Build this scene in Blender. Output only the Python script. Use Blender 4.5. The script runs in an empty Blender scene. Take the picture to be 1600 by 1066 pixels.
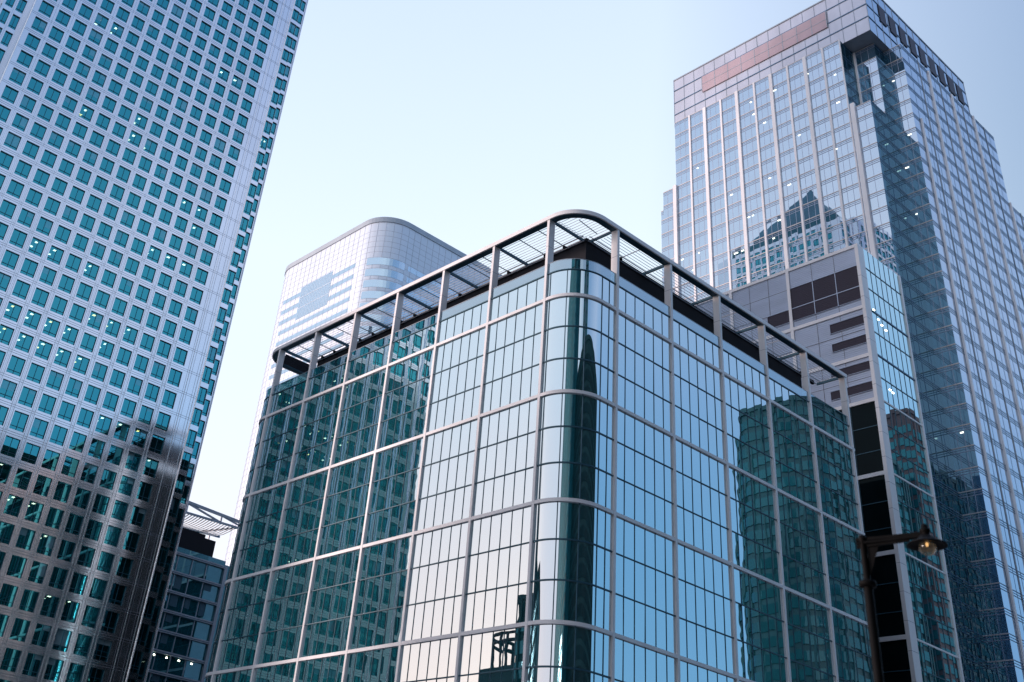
import bpy, bmesh, math, random
from mathutils import Vector, Matrix
random.seed(7)
R = math.radians
sc = bpy.context.scene
col = sc.collection

# ---------------------------------------------------------------- camera
ZC = 1.7                                   # eye height above the pavement
CAM_R = Vector((0.72733162, -0.68051575, 0.08880895))
CAM_U = Vector((-0.43906962, -0.36196119, 0.82231501))
CAM_F = Vector((0.52745292, 0.63708902, 0.56205961))
FPX, CXP, CYP = 1688.34, 730.33, 314.85
cd = bpy.data.cameras.new('camera'); cam = bpy.data.objects.new('camera', cd); col.objects.link(cam)
cam.matrix_world = Matrix(((CAM_R.x, CAM_U.x, -CAM_F.x, 0), (CAM_R.y, CAM_U.y, -CAM_F.y, 0), (CAM_R.z, CAM_U.z, -CAM_F.z, ZC), (0, 0, 0, 1)))
cd.sensor_width = 36; cd.lens = FPX / 1600 * 36
cd.shift_x = (800 - CXP) / 1600; cd.shift_y = -(533 - CYP) / 1600
cd.dof.use_dof = True; cd.dof.focus_distance = 105; cd.dof.aperture_fstop = 1.0
cd.clip_start = .1; cd.clip_end = 20000
sc.camera = cam

# ---------------------------------------------------------------- sky, sun, exposure
SUN_EL, SUN_ROT = R(8), R(-50)            # low sun, away to the left
GLOW = R(-46)                              # middle of the pale evening haze
w = bpy.data.worlds.new('World'); sc.world = w; w.use_nodes = True
nt = w.node_tree; nt.nodes.clear()
out = nt.nodes.new('ShaderNodeOutputWorld'); bg = nt.nodes.new('ShaderNodeBackground')
sky = nt.nodes.new('ShaderNodeTexSky'); sky.sky_type = 'NISHITA'; sky.sun_disc = False
sky.sun_elevation = SUN_EL; sky.sun_rotation = SUN_ROT; sky.altitude = 0
sky.air_density = 1.0; sky.dust_density = 1.0; sky.ozone_density = 1.5
bg.inputs['Strength'].default_value = .12
def wn(t, **k):
    n = nt.nodes.new(t)
    for a, b in k.items(): setattr(n, a, b)
    return n
def ramp(src, stops):
    n = wn('ShaderNodeValToRGB'); e = n.color_ramp.elements
    while len(e) < len(stops): e.new(.5)
    for q, (p, c) in zip(e, stops): q.position = p; q.color = tuple(c) + (1,)
    nt.links.new(src, n.inputs[0]); return n.outputs[0]
def mix(f, a, b, kind='MIX'):
    n = wn('ShaderNodeMix', data_type='RGBA', blend_type=kind)
    for i, x in ((0, f), (6, a), (7, b)):
        if isinstance(x, (int, float)): n.inputs[i].default_value = x
        elif isinstance(x, tuple): n.inputs[i].default_value = x
        else: nt.links.new(x, n.inputs[i])
    return n.outputs[2]
tc = wn('ShaderNodeTexCoord'); dt = wn('ShaderNodeVectorMath', operation='DOT_PRODUCT')
dt.inputs[1].default_value = (math.sin(GLOW), math.cos(GLOW), 0)
nt.links.new(tc.outputs['Generated'], dt.inputs[0])
hf = wn('ShaderNodeMath', operation='MULTIPLY_ADD'); hf.inputs[1].default_value = .5; hf.inputs[2].default_value = .5
nt.links.new(dt.outputs['Value'], hf.inputs[0])
sx = wn('ShaderNodeSeparateXYZ'); nt.links.new(tc.outputs['Generated'], sx.inputs[0])
# thin evening haze: pale and warm towards the sun, clear blue away from it
az = ramp(hf.outputs[0], [(0, (.06, .31, .56)), (.022, (.13, .37, .66)), (.05, (.27, .46, .74)), (.09, (.46, .58, .80)), (.2, (.22, .38, .62)), (.3, (.35, .47, .63)), (.45, (.77, .89, .99)), (.65, (.74, .86, 1.0)), (1, (.78, .86, .98))])
low = ramp(hf.outputs[0], [(0, (.16, .42, .70)), (.2, (.40, .52, .76)), (.5, (.84, .86, .95)), (1, (1.0, .80, .80))])
fl_ = ramp(sx.outputs['Z'], [(.0, (1, 1, 1)), (.18, (.85, .85, .85)), (.42, (.12, .12, .12)), (.6, (0, 0, 0))])
hi = ramp(sx.outputs['Z'], [(.0, (1, 1, 1)), (.5, (1, 1, 1)), (.72, (.80, .83, .95)), (1, (.5, .6, .85))])
haze = mix(fl_, az, low); haze = mix(1.0, haze, hi, 'MULTIPLY')
sc8 = mix(1.0, haze, (8.3, 8.3, 8.3, 1), 'MULTIPLY')
# the Nishita sky shows through the haze
final = mix(.85, sky.outputs[0], sc8)
nt.links.new(final, bg.inputs[0]); nt.links.new(bg.outputs[0], out.inputs[0])
sd = bpy.data.lights.new('sun', 'SUN'); sun = bpy.data.objects.new('sun', sd); col.objects.link(sun)
sd.energy = 2.2; sd.angle = R(10); sd.color = (1, .82, .76)
sv = Vector((math.sin(SUN_ROT) * math.cos(SUN_EL), math.cos(SUN_ROT) * math.cos(SUN_EL), math.sin(SUN_EL)))
sun.rotation_euler = sv.to_track_quat('Z', 'Y').to_euler(); sun.location = (0, 0, 300)
sc.view_settings.view_transform = 'Standard'; sc.view_settings.look = 'None'
sc.view_settings.exposure = 0.42; sc.view_settings.gamma = 1

# ---------------------------------------------------------------- materials
MATS = {}
def nodes(name):
    m = bpy.data.materials.new(name); m.use_nodes = True; t = m.node_tree; t.nodes.clear()
    o = t.nodes.new('ShaderNodeOutputMaterial'); MATS[name] = m
    return m, t, o
def noise_col(t, c, scale, amt, stretch=(1, 1, 1)):
    tc = t.nodes.new('ShaderNodeTexCoord'); mp = t.nodes.new('ShaderNodeMapping'); mp.inputs['Scale'].default_value = stretch
    n = t.nodes.new('ShaderNodeTexNoise'); n.inputs['Scale'].default_value = scale; n.inputs['Detail'].default_value = 4
    r = t.nodes.new('ShaderNodeValToRGB')
    r.color_ramp.elements[0].position = .3; r.color_ramp.elements[1].position = .7
    r.color_ramp.elements[0].color = tuple(x * (1 - amt) for x in c) + (1,); r.color_ramp.elements[1].color = tuple(min(1, x * (1 + amt)) for x in c) + (1,)
    t.links.new(tc.outputs['Object'], mp.inputs[0]); t.links.new(mp.outputs[0], n.inputs['Vector']); t.links.new(n.outputs[0], r.inputs[0])
    return r.outputs[0]
def metal(name, c, rough=.4, metallic=.5, scale=.3, amt=.08, stretch=(1, 1, .3)):
    m, t, o = nodes(name); p = t.nodes.new('ShaderNodeBsdfPrincipled')
    t.links.new(noise_col(t, c, scale, amt, stretch), p.inputs['Base Color'])
    p.inputs['Metallic'].default_value = metallic; p.inputs['Roughness'].default_value = rough
    t.links.new(p.outputs[0], o.inputs[0]); return m
def fres(t, f0):
    lw = t.nodes.new('ShaderNodeLayerWeight'); lw.inputs['Blend'].default_value = .5
    pw = t.nodes.new('ShaderNodeMath'); pw.operation = 'POWER'; pw.inputs[1].default_value = 4
    ma = t.nodes.new('ShaderNodeMath'); ma.operation = 'MULTIPLY_ADD'; ma.inputs[1].default_value = 1 - f0; ma.inputs[2].default_value = f0
    t.links.new(lw.outputs['Facing'], pw.inputs[0]); t.links.new(pw.outputs[0], ma.inputs[0]); return ma.outputs[0]
def glass(name, body, tint, f0, through=0, thru_tint=(.2, .6, .6), amt=.25, scale=.25, rough=0.0, warp=0):
    """coated facade glass: mirror-like coat over a dark body; 'through' lets the rooms behind show"""
    m, t, o = nodes(name)
    d = t.nodes.new('ShaderNodeBsdfDiffuse'); t.links.new(noise_col(t, body, scale, amt), d.inputs[0])
    base = d.outputs[0]
    if through:
        tr = t.nodes.new('ShaderNodeBsdfTransparent'); tr.inputs[0].default_value = thru_tint + (1,)
        mx = t.nodes.new('ShaderNodeMixShader'); mx.inputs[0].default_value = through
        t.links.new(d.outputs[0], mx.inputs[1]); t.links.new(tr.outputs[0], mx.inputs[2]); base = mx.outputs[0]
    g = t.nodes.new('ShaderNodeBsdfGlossy'); g.inputs['Roughness'].default_value = rough; g.inputs['Color'].default_value = tint + (1,)
    if warp:                                # heat-strengthened panes are never quite flat
        tc = t.nodes.new('ShaderNodeTexCoord'); n = t.nodes.new('ShaderNodeTexNoise'); n.inputs['Scale'].default_value = .55; n.inputs['Detail'].default_value = 1
        bp = t.nodes.new('ShaderNodeBump'); bp.inputs['Strength'].default_value = 1; bp.inputs['Distance'].default_value = warp
        t.links.new(tc.outputs['Object'], n.inputs['Vector']); t.links.new(n.outputs[0], bp.inputs['Height']); t.links.new(bp.outputs[0], g.inputs['Normal'])
    x = t.nodes.new('ShaderNodeMixShader'); t.links.new(fres(t, f0), x.inputs[0])
    t.links.new(base, x.inputs[1]); t.links.new(g.outputs[0], x.inputs[2]); t.links.new(x.outputs[0], o.inputs[0]); return m
def emit(name, c, s):
    m, t, o = nodes(name); e = t.nodes.new('ShaderNodeEmission'); e.inputs[0].default_value = c + (1,); e.inputs[1].default_value = s
    t.links.new(e.outputs[0], o.inputs[0]); m.cycles.emission_sampling = 'NONE'; return m

steel = metal('stainless cladding', (.92, .87, .89), .13, .95, .25, .06)
steel_rib = metal('bright steel rib', (.88, .84, .86), .25, .8)
joint = metal('dark joint', (.20, .20, .24), .6, .2)
white_al = metal('white aluminium', (.84, .79, .80), .45, .1)
grey_al = metal('grey aluminium', (.34, .37, .42), .45, .4)
dark_fr = metal('dark teal frame', (.025, .085, .125), .45, .2)
black = metal('blackened steel', (.008, .008, .014), .9, 0)
louvre_m = metal('louvre aluminium', (.38, .38, .42), .4, .4)
crown_m = metal('crown screen panel', (.56, .55, .62), .30, .45)
lav = metal('lavender metal panel', (.44, .49, .62), .42, .3, .12, .10, (1, 1, 4))
dark_lv = metal('dark louvre', (.030, .020, .040), .5, .2)
sunside_bar = metal('sun side floor bar tone', (.62, .55, .54), .4, .4)  # warm, lighter copy: evening light put into the bar colour
blue_bar = metal('blue grey floor bar', (.06, .14, .24), .4, .4)  # also the shade-side tone of the stepped tower's bars
sunside_mull = metal('sun side mullion tone', (.36, .39, .50), .4, .4)  # paler mullion copy, with the light of the sun side in its colour
g_nt = glass('recess glass with dark reflection painted in', (.008, .03, .045), (.35, .6, .75), .16)  # darkness of the mirrored surroundings put into the glass
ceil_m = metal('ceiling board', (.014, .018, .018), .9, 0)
blind_m = metal('window blind', (.86, .88, .90), .8, 0)
roof_m = metal('roof felt', (.12, .12, .13), .9, 0)
lamp_m = metal('painted lamp iron', (.005, .0045, .005), .6, .3, 8, .25)
g_t1 = glass('tower window glass', (.002, .018, .022), (.11, .66, .74), .50, .34, (.50, .80, .80))
g_main = glass('coated green blue glass', (.015, .115, .14), (.86, .94, 1.0), .68, warp=.0022)
g_para = glass('balustrade glass', (.02, .07, .10), (.78, .88, .98), .45, .6, (.45, .75, .78))
g_bl = glass('window glass over a blind', (.22, .30, .34), (.13, .62, .72), .42)
g_t2 = glass('pale reflective glass', (.04, .13, .20), (.78, .86, .98), .60, warp=.0012)
g_m = glass('sky blue glass', (.01, .07, .11), (.70, .94, 1.0), .74)
g_h = glass('pale blue window glass', (.05, .14, .20), (.74, .86, 1.0), .65)
g_lb = glass('teal shop glass', (.008, .09, .115), (.3, .7, .8), .40)
g_b2 = glass('deep green glass', (.016, .12, .14), (.25, .5, .58), .10, amt=.5, scale=.03)
green_m = metal('green spandrel', (.016, .095, .11), .5, .2, .05, .6)
g_dk = glass('glass darkened for reflections', (.004, .008, .010), (.12, .16, .18), .03)  # near-black, so dark reflections sit in the glass colour itself
tile_j = metal('pale tile joint', (.40, .43, .50), .6, 0)
tile = metal('pale cladding tile', (.60, .65, .74), .45, .3, .05, .05)
def matte(m): [setattr(n.inputs['Specular IOR Level'], 'default_value', .1) for n in m.node_tree.nodes if n.type == 'BSDF_PRINCIPLED']; return m
stone = metal('dark stone', (.008, .026, .031), .7, 0, .05, .4)
matte(stone); matte(lamp_m)
brick = metal('reddish stone', (.12, .07, .075), .7, 0, .08, .4)
asphalt = metal('asphalt', (.05, .05, .055), .9, 0, 2, .2)
paving = metal('granite paving', (.22, .21, .20), .8, 0, 2, .2)
lit_w = emit('lit ceiling fitting', (1, .93, .70), 9)
lit_s = emit('soft ceiling fitting', (.95, 1, .85), 2.2)
lit_y = emit('warm ceiling fitting', (1, .70, .25), 9)
bulb_m = emit('lamp filament glow', (1, .55, .22), 1.6)

# ---------------------------------------------------------------- mesh builder
class MB:
    def __init__(s): s.v = []; s.f = []; s.m = []; s.sm = []; s.mats = []
    def mi(s, m):
        if m not in s.mats: s.mats.append(m)
        return s.mats.index(m)
    def face(s, pts, m, smooth=False):
        n = len(s.v); s.v += [tuple(p) for p in pts]; s.f.append(tuple(range(n, n + len(pts)))); s.m.append(s.mi(m)); s.sm.append(smooth)
    def idx(s, verts, faces, m, smooth=False):
        n = len(s.v); s.v += [tuple(p) for p in verts]
        for f in faces: s.f.append(tuple(n + i for i in f)); s.m.append(s.mi(m)); s.sm.append(smooth)
    def box(s, a, b, m):
        x0, x1 = sorted((a[0], b[0])); y0, y1 = sorted((a[1], b[1])); z0, z1 = sorted((a[2], b[2]))
        vs = [(x0, y0, z0), (x1, y0, z0), (x1, y1, z0), (x0, y1, z0), (x0, y0, z1), (x1, y0, z1), (x1, y1, z1), (x0, y1, z1)]
        s.idx(vs, [(0, 3, 2, 1), (4, 5, 6, 7), (0, 1, 5, 4), (1, 2, 6, 5), (2, 3, 7, 6), (3, 0, 4, 7)], m)
    def obox(s, o, u, n, u0, u1, n0, n1, z0, z1, m):
        """box in a facade frame: o origin, u along, n outward (2-D vectors)"""
        c = [(u0, n0), (u1, n0), (u1, n1), (u0, n1)]
        P = [(o[0] + u[0] * a + n[0] * b, o[1] + u[1] * a + n[1] * b) for a, b in c]
        vs = [(x, y, z0) for x, y in P] + [(x, y, z1) for x, y in P]
        fs = [(0, 3, 2, 1), (4, 5, 6, 7), (0, 1, 5, 4), (1, 2, 6, 5), (2, 3, 7, 6), (3, 0, 4, 7)]
        if u[0] * n[1] - u[1] * n[0] < 0: fs = [tuple(reversed(f)) for f in fs]
        s.idx(vs, fs, m)
    def tube(s, pts, r, m, k=8, cap=True):
        pts = [Vector(p) for p in pts]; rs = r if isinstance(r, (list, tuple)) else [r] * len(pts)
        vs = []; fs = []
        for i, p in enumerate(pts):
            d = (pts[min(i + 1, len(pts) - 1)] - pts[max(i - 1, 0)]).normalized()
            a = d.orthogonal().normalized() if abs(d.z) < .9 else Vector((1, 0, 0)).cross(d).normalized(); b = d.cross(a)
            for j in range(k):
                t = 2 * math.pi * j / k; vs.append(p + (a * math.cos(t) + b * math.sin(t)) * rs[i])
        for i in range(len(pts) - 1):
            for j in range(k): fs.append((i * k + j, i * k + (j + 1) % k, (i + 1) * k + (j + 1) % k, (i + 1) * k + j))
        s.idx(vs, fs, m, True)
        if cap: s.idx(vs[:k], [tuple(reversed(range(k)))], m); s.idx(vs[-k:], [tuple(range(k))], m)
    def bar(s, a, b, wd, ht, m):
        """rectangular bar from a to b"""
        a = Vector(a); b = Vector(b); d = (b - a).normalized(); h = d.cross(Vector((0, 0, 1)))
        h = h.normalized() if h.length > 1e-4 else Vector((1, 0, 0)); v = h.cross(d)
        vs = [p + h * sx * wd / 2 + v * sz * ht / 2 for p in (a, b) for sx, sz in ((-1, -1), (1, -1), (1, 1), (-1, 1))]
        s.idx(vs, [(0, 3, 2, 1), (4, 5, 6, 7), (0, 1, 5, 4), (1, 2, 6, 5), (2, 3, 7, 6), (3, 0, 4, 7)], m)
    def lathe(s, c, prof, m, k=24):
        vs = []; fs = []
        for r, z in prof:
            for j in range(k):
                t = 2 * math.pi * j / k; vs.append((c[0] + r * math.cos(t), c[1] + r * math.sin(t), c[2] + z))
        for i in range(len(prof) - 1):
            for j in range(k): fs.append((i * k + j, i * k + (j + 1) % k, (i + 1) * k + (j + 1) % k, (i + 1) * k + j))
        s.idx(vs, fs, m, True)
    def ring(s, path, z0, z1, o, i, m, closed=True):
        """band following a plan outline; path = [(x, y, nx, ny)], offset o outwards to i"""
        n = len(path); vs = []
        for x, y, nx, ny in path:
            vs += [(x + nx * o, y + ny * o, z0), (x + nx * o, y + ny * o, z1), (x + nx * i, y + ny * i, z1), (x + nx * i, y + ny * i, z0)]
        fs = []
        for k in range(n if closed else n - 1):
            a = 4 * k; b = 4 * ((k + 1) % n)
            for j in range(4): fs.append((a + j, b + j, b + (j + 1) % 4, a + (j + 1) % 4))
        s.idx(vs, fs, m)
    def build(s, name, parent=None, label=None):
        if not s.v: return None
        o = Vector((0, 0, 0)); q = parent
        while q: o += q.location; q = q.parent
        me = bpy.data.meshes.new(name)
        me.from_pydata([(x - o.x, y - o.y, z - o.z) for x, y, z in s.v], [], s.f)
        for m in s.mats: me.materials.append(m)
        me.polygons.foreach_set('material_index', s.m); me.polygons.foreach_set('use_smooth', s.sm); me.update()
        ob = bpy.data.objects.new(name, me); col.objects.link(ob); ob.parent = parent
        if label: ob['label'] = label
        return ob
def thing(name, loc, label, cat, group=None):
    o = bpy.data.objects.new(name, None); col.objects.link(o); o.location = loc
    o['label'] = label; o['category'] = cat
    if group: o['group'] = group
    return o
def struct(name, mb):
    o = mb.build(name); o['kind'] = 'structure'; return o
def H(z): return z + ZC                    # heights below were measured from the eye

def seen(c, area, n):
    """approximate size of a panel in the photograph"""
    p = Vector((c[0], c[1], c[2] - ZC)); z = p.dot(CAM_F)
    if z <= 0 or p.dot(Vector((n[0], n[1], 0))) > 0: return 0
    u = CXP + FPX * p.dot(CAM_R) / z; v = CYP - FPX * p.dot(CAM_U) / z
    if not (-10 < u < 1610 and -10 < v < 1076): return 0
    return area * abs(p.normalized().dot(Vector((n[0], n[1], 0)))) / p.length_squared
def place_windows(cells, parent, name='window', keep=98):
    """cells = [(size, MB)]: the largest become parts of their own, the rest one part"""
    cells.sort(key=lambda c: -c[0]); rest = MB()
    for k, (a, mb) in enumerate(cells):
        if k < keep and a > 0: mb.build(name, parent)
        else:
            for f, m, sm in zip(mb.f, mb.m, mb.sm): rest.face([mb.v[i] for i in f], mb.mats[m], sm)
    o = rest.build(name, parent)
    if o: o['kind'] = 'stuff'

def pane(mb, o, u, n, u0, u1, z0, z1, m, off=0, tilt=.002):
    a = random.gauss(0, tilt); b = random.gauss(0, tilt); cu = (u0 + u1) / 2; cz = (z0 + z1) / 2
    P = []
    for s, z in ((u0, z0), (u1, z0), (u1, z1), (u0, z1)):
        d = off + a * (s - cu) + b * (z - cz)
        P.append((o[0] + u[0] * s + n[0] * d, o[1] + u[1] * s + n[1] * d, z))
    if u[0] * n[1] - u[1] * n[0] > 0: P.reverse()
    mb.face(P, m)

# ---------------------------------------------------------------- ground
g = MB(); g.face([(-3000, -3000, 0), (3000, -3000, 0), (3000, 3000, 0), (-3000, 3000, 0)], paving); struct('ground', g)
g = MB(); g.face([(-400, -28, .004), (600, -28, .004), (600, -6, .004), (-400, -6, .004)], asphalt)
g.face([(42, -6, .004), (60, -6, .004), (60, 400, .004), (42, 400, .004)], asphalt)
struct('road', g)
g = MB()
for y in (-28.15, -6): g.box((-400, y, 0), (41.8, y + .15, .13), paving); g.box((60.2, y, 0), (600, y + .15, .13), paving)
struct('kerb', g)

# ================================================================ MAIN BUILDING
X0, Y0, X1, Y1 = 68.65, 64.39, 120.1, 124.04
RC = 3.9
LY = [68.856 + 8.4532 * i for i in range(7)]
RX = [74.75 + 9 * i for i in range(6)]
BZ = [H(54.66 - 10.616 * j) for j in range(6)]      # white bands
MB_TOP, MB_PAR = H(57.7), H(58.95)
def outline(inset=0, seg=20):
    """plan outline, clockwise seen from above, from the right front corner leftwards"""
    P = [(X1 - 0, Y0 + inset, 0, -1)]
    r = RC - inset; c = (X0 + RC, Y0 + RC)
    for k in range(seg + 1):
        t = -math.pi / 2 - math.pi / 2 * k / seg; P.append((c[0] + r * math.cos(t), c[1] + r * math.sin(t), math.cos(t), math.sin(t)))
    c = (X0 + RC, Y1 - RC)
    for k in range(seg + 1):
        t = math.pi - math.pi / 2 * k / seg; P.append((c[0] + r * math.cos(t), c[1] + r * math.sin(t), math.cos(t), math.sin(t)))
    P.append((X1, Y1 - inset, 0, 1))
    return P
main = thing('office_block', ((X0 + X1) / 2, (Y0 + Y1) / 2, 0), 'middle glass office block with rounded corner, white grid frame and roof pergola', 'building')
GL = .13                                            # glass lies this far behind the building line
zmods = [(H(-1.7), BZ[5])] if BZ[5] > .5 else []
levels = [0.0] + sorted(BZ) + [MB_TOP]
FL = 10.616 / 3
def floor_lines(z0, z1):
    """dark floor lines of a module, measured down from its upper band"""
    if z1 == MB_TOP: return []
    L = []; z = z1 - FL
    while z > z0 + .8: L.append(z); z -= FL
    return L
def flat_cell(o, u, n, u0, u1, z0, z1, npn, glassm, frame, floors, mull=.048, tr=.105, off=0, edges=None):
    mb = MB(); zs = [z0] + sorted(floors) + [z1]
    us = edges or [u0 + (u1 - u0) * i / npn for i in range(npn + 1)]
    for a, b in zip(us[:-1], us[1:]):
        for c, d in zip(zs[:-1], zs[1:]): pane(mb, o, u, n, a, b, c, d, glassm, off)
    for a in us[1:-1]: mb.obox(o, u, n, a - mull / 2, a + mull / 2, off - .02, off + .05, z0, z1, frame)
    for z in zs[1:-1]: mb.obox(o, u, n, u0, u1, off - .02, off + .07, z - tr / 2, z + tr / 2, frame)
    return mb
def main_cells():
    for z0, z1 in zip(levels[:-1], levels[1:]):
        fl = floor_lines(z0, z1)
        for i in range(6):     # left face
            flat_cell((X0 + GL, 0), (0, 1), (-1, 0), LY[i], LY[i + 1], z0, z1, 6, g_main, dark_fr, fl).build('window', main)
        for i in range(5):     # right face
            flat_cell((0, Y0 + GL), (1, 0), (0, -1), RX[i], RX[i + 1], z0, z1, 6, g_main, dark_fr, fl).build('window', main)
        flat_cell((0, Y1 - GL), (1, 0), (0, 1), X0 + RC, X1, z0, z1, 30, g_dk, dark_fr, fl).build('window', main)  # unseen back face, blacked to darken what mirrors it
        flat_cell((X1 - .02, 0), (0, 1), (1, 0), Y0 + GL, Y1 - GL, z0, z1, 36, g_dk, dark_fr, fl).build('window', main)  # far side blacked likewise, to dim its image in the neighbours
        zs = [z0] + sorted(fl) + [z1]
        for which in (0, 1):
            mb = MB(); r = RC - GL
            c = (X0 + RC, Y0 + RC) if which == 0 else (X0 + RC, Y1 - RC)
            t0 = -math.pi / 2 if which == 0 else math.pi
            segs = 12
            for p in range(3):
                for za, zb in zip(zs[:-1], zs[1:]):
                    vs = []; j = random.gauss(0, .002)
                    for k in range(segs + 1):
                        t = t0 - math.pi / 2 * (p + k / segs) / 3
                        for z in (za, zb): vs.append((c[0] + r * math.cos(t), c[1] + r * math.sin(t), z))
                    mb.idx(vs, [(2 * k, 2 * k + 1, 2 * k + 3, 2 * k + 2) for k in range(segs)], g_main, True)
            for p in (0, 1, 2, 3):
                t = t0 - math.pi / 2 * p / 3; x, y = c[0] + (r + .02) * math.cos(t), c[1] + (r + .02) * math.sin(t)
                mb.box((x - .035, y - .035, z0), (x + .035, y + .035, z1), dark_fr)
            arc = [(c[0] + r * math.cos(t0 - math.pi / 2 * k / 20), c[1] + r * math.sin(t0 - math.pi / 2 * k / 20), math.cos(t0 - math.pi / 2 * k / 20), math.sin(t0 - math.pi / 2 * k / 20)) for k in range(21)]
            for z in zs[1:-1]: mb.ring(arc, z - .07, z + .07, .07, -.02, dark_fr, False)
            # the flat strips beside the curved panes
            if which == 0:
                for za, zb in zip(zs[:-1], zs[1:]):
                    pane(mb, (X0 + GL, 0), (0, 1), (-1, 0), Y0 + RC, LY[0], za, zb, g_main)
                    pane(mb, (0, Y0 + GL), (1, 0), (0, -1), X0 + RC, X0 + RC + 1.1, za, zb, g_main)
                    pane(mb, (0, Y0 + GL), (1, 0), (0, -1), X0 + RC + 1.1, RX[0], za, zb, g_main)
                mb.obox((0, Y0 + GL), (1, 0), (0, -1), X0 + RC + 1.065, X0 + RC + 1.135, -.02, .05, z0, z1, dark_fr)
                for z in zs[1:-1]:
                    mb.obox((0, Y0 + GL), (1, 0), (0, -1), X0 + RC, RX[0], -.02, .07, z - .07, z + .07, dark_fr)
                    mb.obox((X0 + GL, 0), (0, 1), (-1, 0), Y0 + RC, LY[0], -.02, .07, z - .07, z + .07, dark_fr)
            else:
                for za, zb in zip(zs[:-1], zs[1:]): pane(mb, (X0 + GL, 0), (0, 1), (-1, 0), LY[6], Y1 - RC, za, zb, g_main)
            mb.build('window', main, 'curved corner window')
main_cells()
for z in BZ:                                        # white horizontal bands
    b = MB(); b.ring(outline()[:-1], z - .165, z + .165, .07, -.16, white_al, False); b.build('band', main)
b = MB(); b.ring(outline(), MB_TOP - .06, MB_TOP + .06, -.04, -.30, dark_fr, False)
b.build('cornice', main)
# glass balustrade
b = MB()
oo = outline(GL)
b.ring(oo, MB_TOP + .06, MB_PAR, .02, -.02, g_para, False); b.ring(oo, MB_PAR, MB_PAR + .05, .04, -.04, grey_al, False)
b.build('balustrade', main)
# vertical columns: shallow below, deep free standing above the parapet
PR = H(64.50)                                       # soffit of the ring beam
def column(x, y, n):
    u = (n[1], -n[0]) if n[0] == 0 else (n[1], n[0]); u = (abs(u[0]), abs(u[1]))
    mb = MB()
    mb.obox((x, y), u, n, -.155, .155, -GL - .02, .09, 0, MB_TOP + .12, white_al)
    mb.obox((x, y), u, n, -.17, .17, -.78, .08, MB_TOP + .12, PR, white_al)
    for z in [MB_TOP + .12 + 3.3]: mb.obox((x, y), u, n, -.175, .175, -.785, .085, z - .015, z + .015, joint)
    mb.build('column', main)
for y in LY: column(X0, y, (-1, 0))
for x in RX: column(x, Y0, (0, -1))
# ring beam
b = MB()
b.ring(outline(), PR, PR + .48, .16, -.02, white_al, False)
b.ring(outline(), PR - .003, PR + .42, -.021, -.80, dark_fr, False)
b.build('ring_beam', main)
IX, IY = 74.1, 68.4                                  # inner edge of the pergola
b = MB(); b.box((IX, IY, PR - .1), (IX + .35, Y1 - 5.5, PR + .35), black); b.box((IX + .353, IY, PR - .1), (X1 - 1, IY + .35, PR + .35), black)
b.box((IX + .353, Y1 - 5.85, PR - .1), (X1 - 1, Y1 - 5.5, PR + .35), black)
b.build('inner_beam', main)
# thin services rails below the inner beam
b = MB()
b.tube([(IX - .35, IY, PR - .25), (IX - .35, Y1 - 6, PR - .25)], .05, grey_al); b.tube([(IX - .8, IY - .3, PR + .02), (IX - .8, Y1 - 6, PR + .02)], .05, grey_al)
b.tube([(IX, IY - .35, PR - .25), (X1 - 1, IY - .35, PR - .25)], .05, grey_al); b.tube([(IX - .3, IY - .75, PR + .02), (X1 - 1, IY - .75, PR + .02)], .05, grey_al)
b.build('service_rail', main)
for i in range(7):
    y = LY[i]; mb = MB(); mb.bar((X0 + .7, y, PR + .12), (IX, max(y, IY), PR + .12), .16, .34, dark_fr)
    mb.bar((X0 + .7, y + .2, PR + .4), (IX, max(y, IY) + .2, PR + .4), .12, .12, louvre_m); mb.build('rafter', main)
for i in range(6):
    x = RX[i]; mb = MB(); mb.bar((x, Y0 + .7, PR + .12), (x, IY, PR + .12), .16, .34, dark_fr)
    mb.bar((x + .3, Y0 + .7, PR + .42), (x + .3, IY, PR + .42), .42, .06, louvre_m); mb.build('rafter', main)
def louvre(x0, x1, y0, y1, along, purl, name='louvre_panel'):
    """open louvre panel: thin slats along one axis and thin purlins across"""
    mb = MB(); st = .42
    if along == 'y':
        x = x0
        while x < x1: mb.box((x, y0, PR + .2), (x + .02, y1, PR + .27), louvre_m); x += st
        for k in range(1, purl + 1):
            y = y0 + (y1 - y0) * k / (purl + 1); mb.box((x0, y - .03, PR + .1), (x1, y + .03, PR + .19), dark_fr); mb.box((x1 - .5, y - .14, PR - .12), (x1, y + .14, PR + .18), black)
    else:
        y = y0
        while y < y1: mb.box((x0, y, PR + .2), (x1, y + .02, PR + .27), louvre_m); y += st
        for k in range(1, purl + 1):
            x = x0 + (x1 - x0) * k / (purl + 1); mb.box((x - .03, y0, PR + .1), (x + .03, y1, PR + .19), louvre_m); mb.box((x - .14, y1 - .5, PR - .12), (x + .14, y1, PR + .18), black)
    mb.build(name, main)
for i in range(6): louvre(X0 + .8, IX, LY[i] + .1 if i else IY, LY[i + 1] - .1, 'y', 2)
for i in range(5): louvre(RX[i] + .55, RX[i + 1] - .1, Y0 + .8, IY, 'x', 1)
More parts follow.
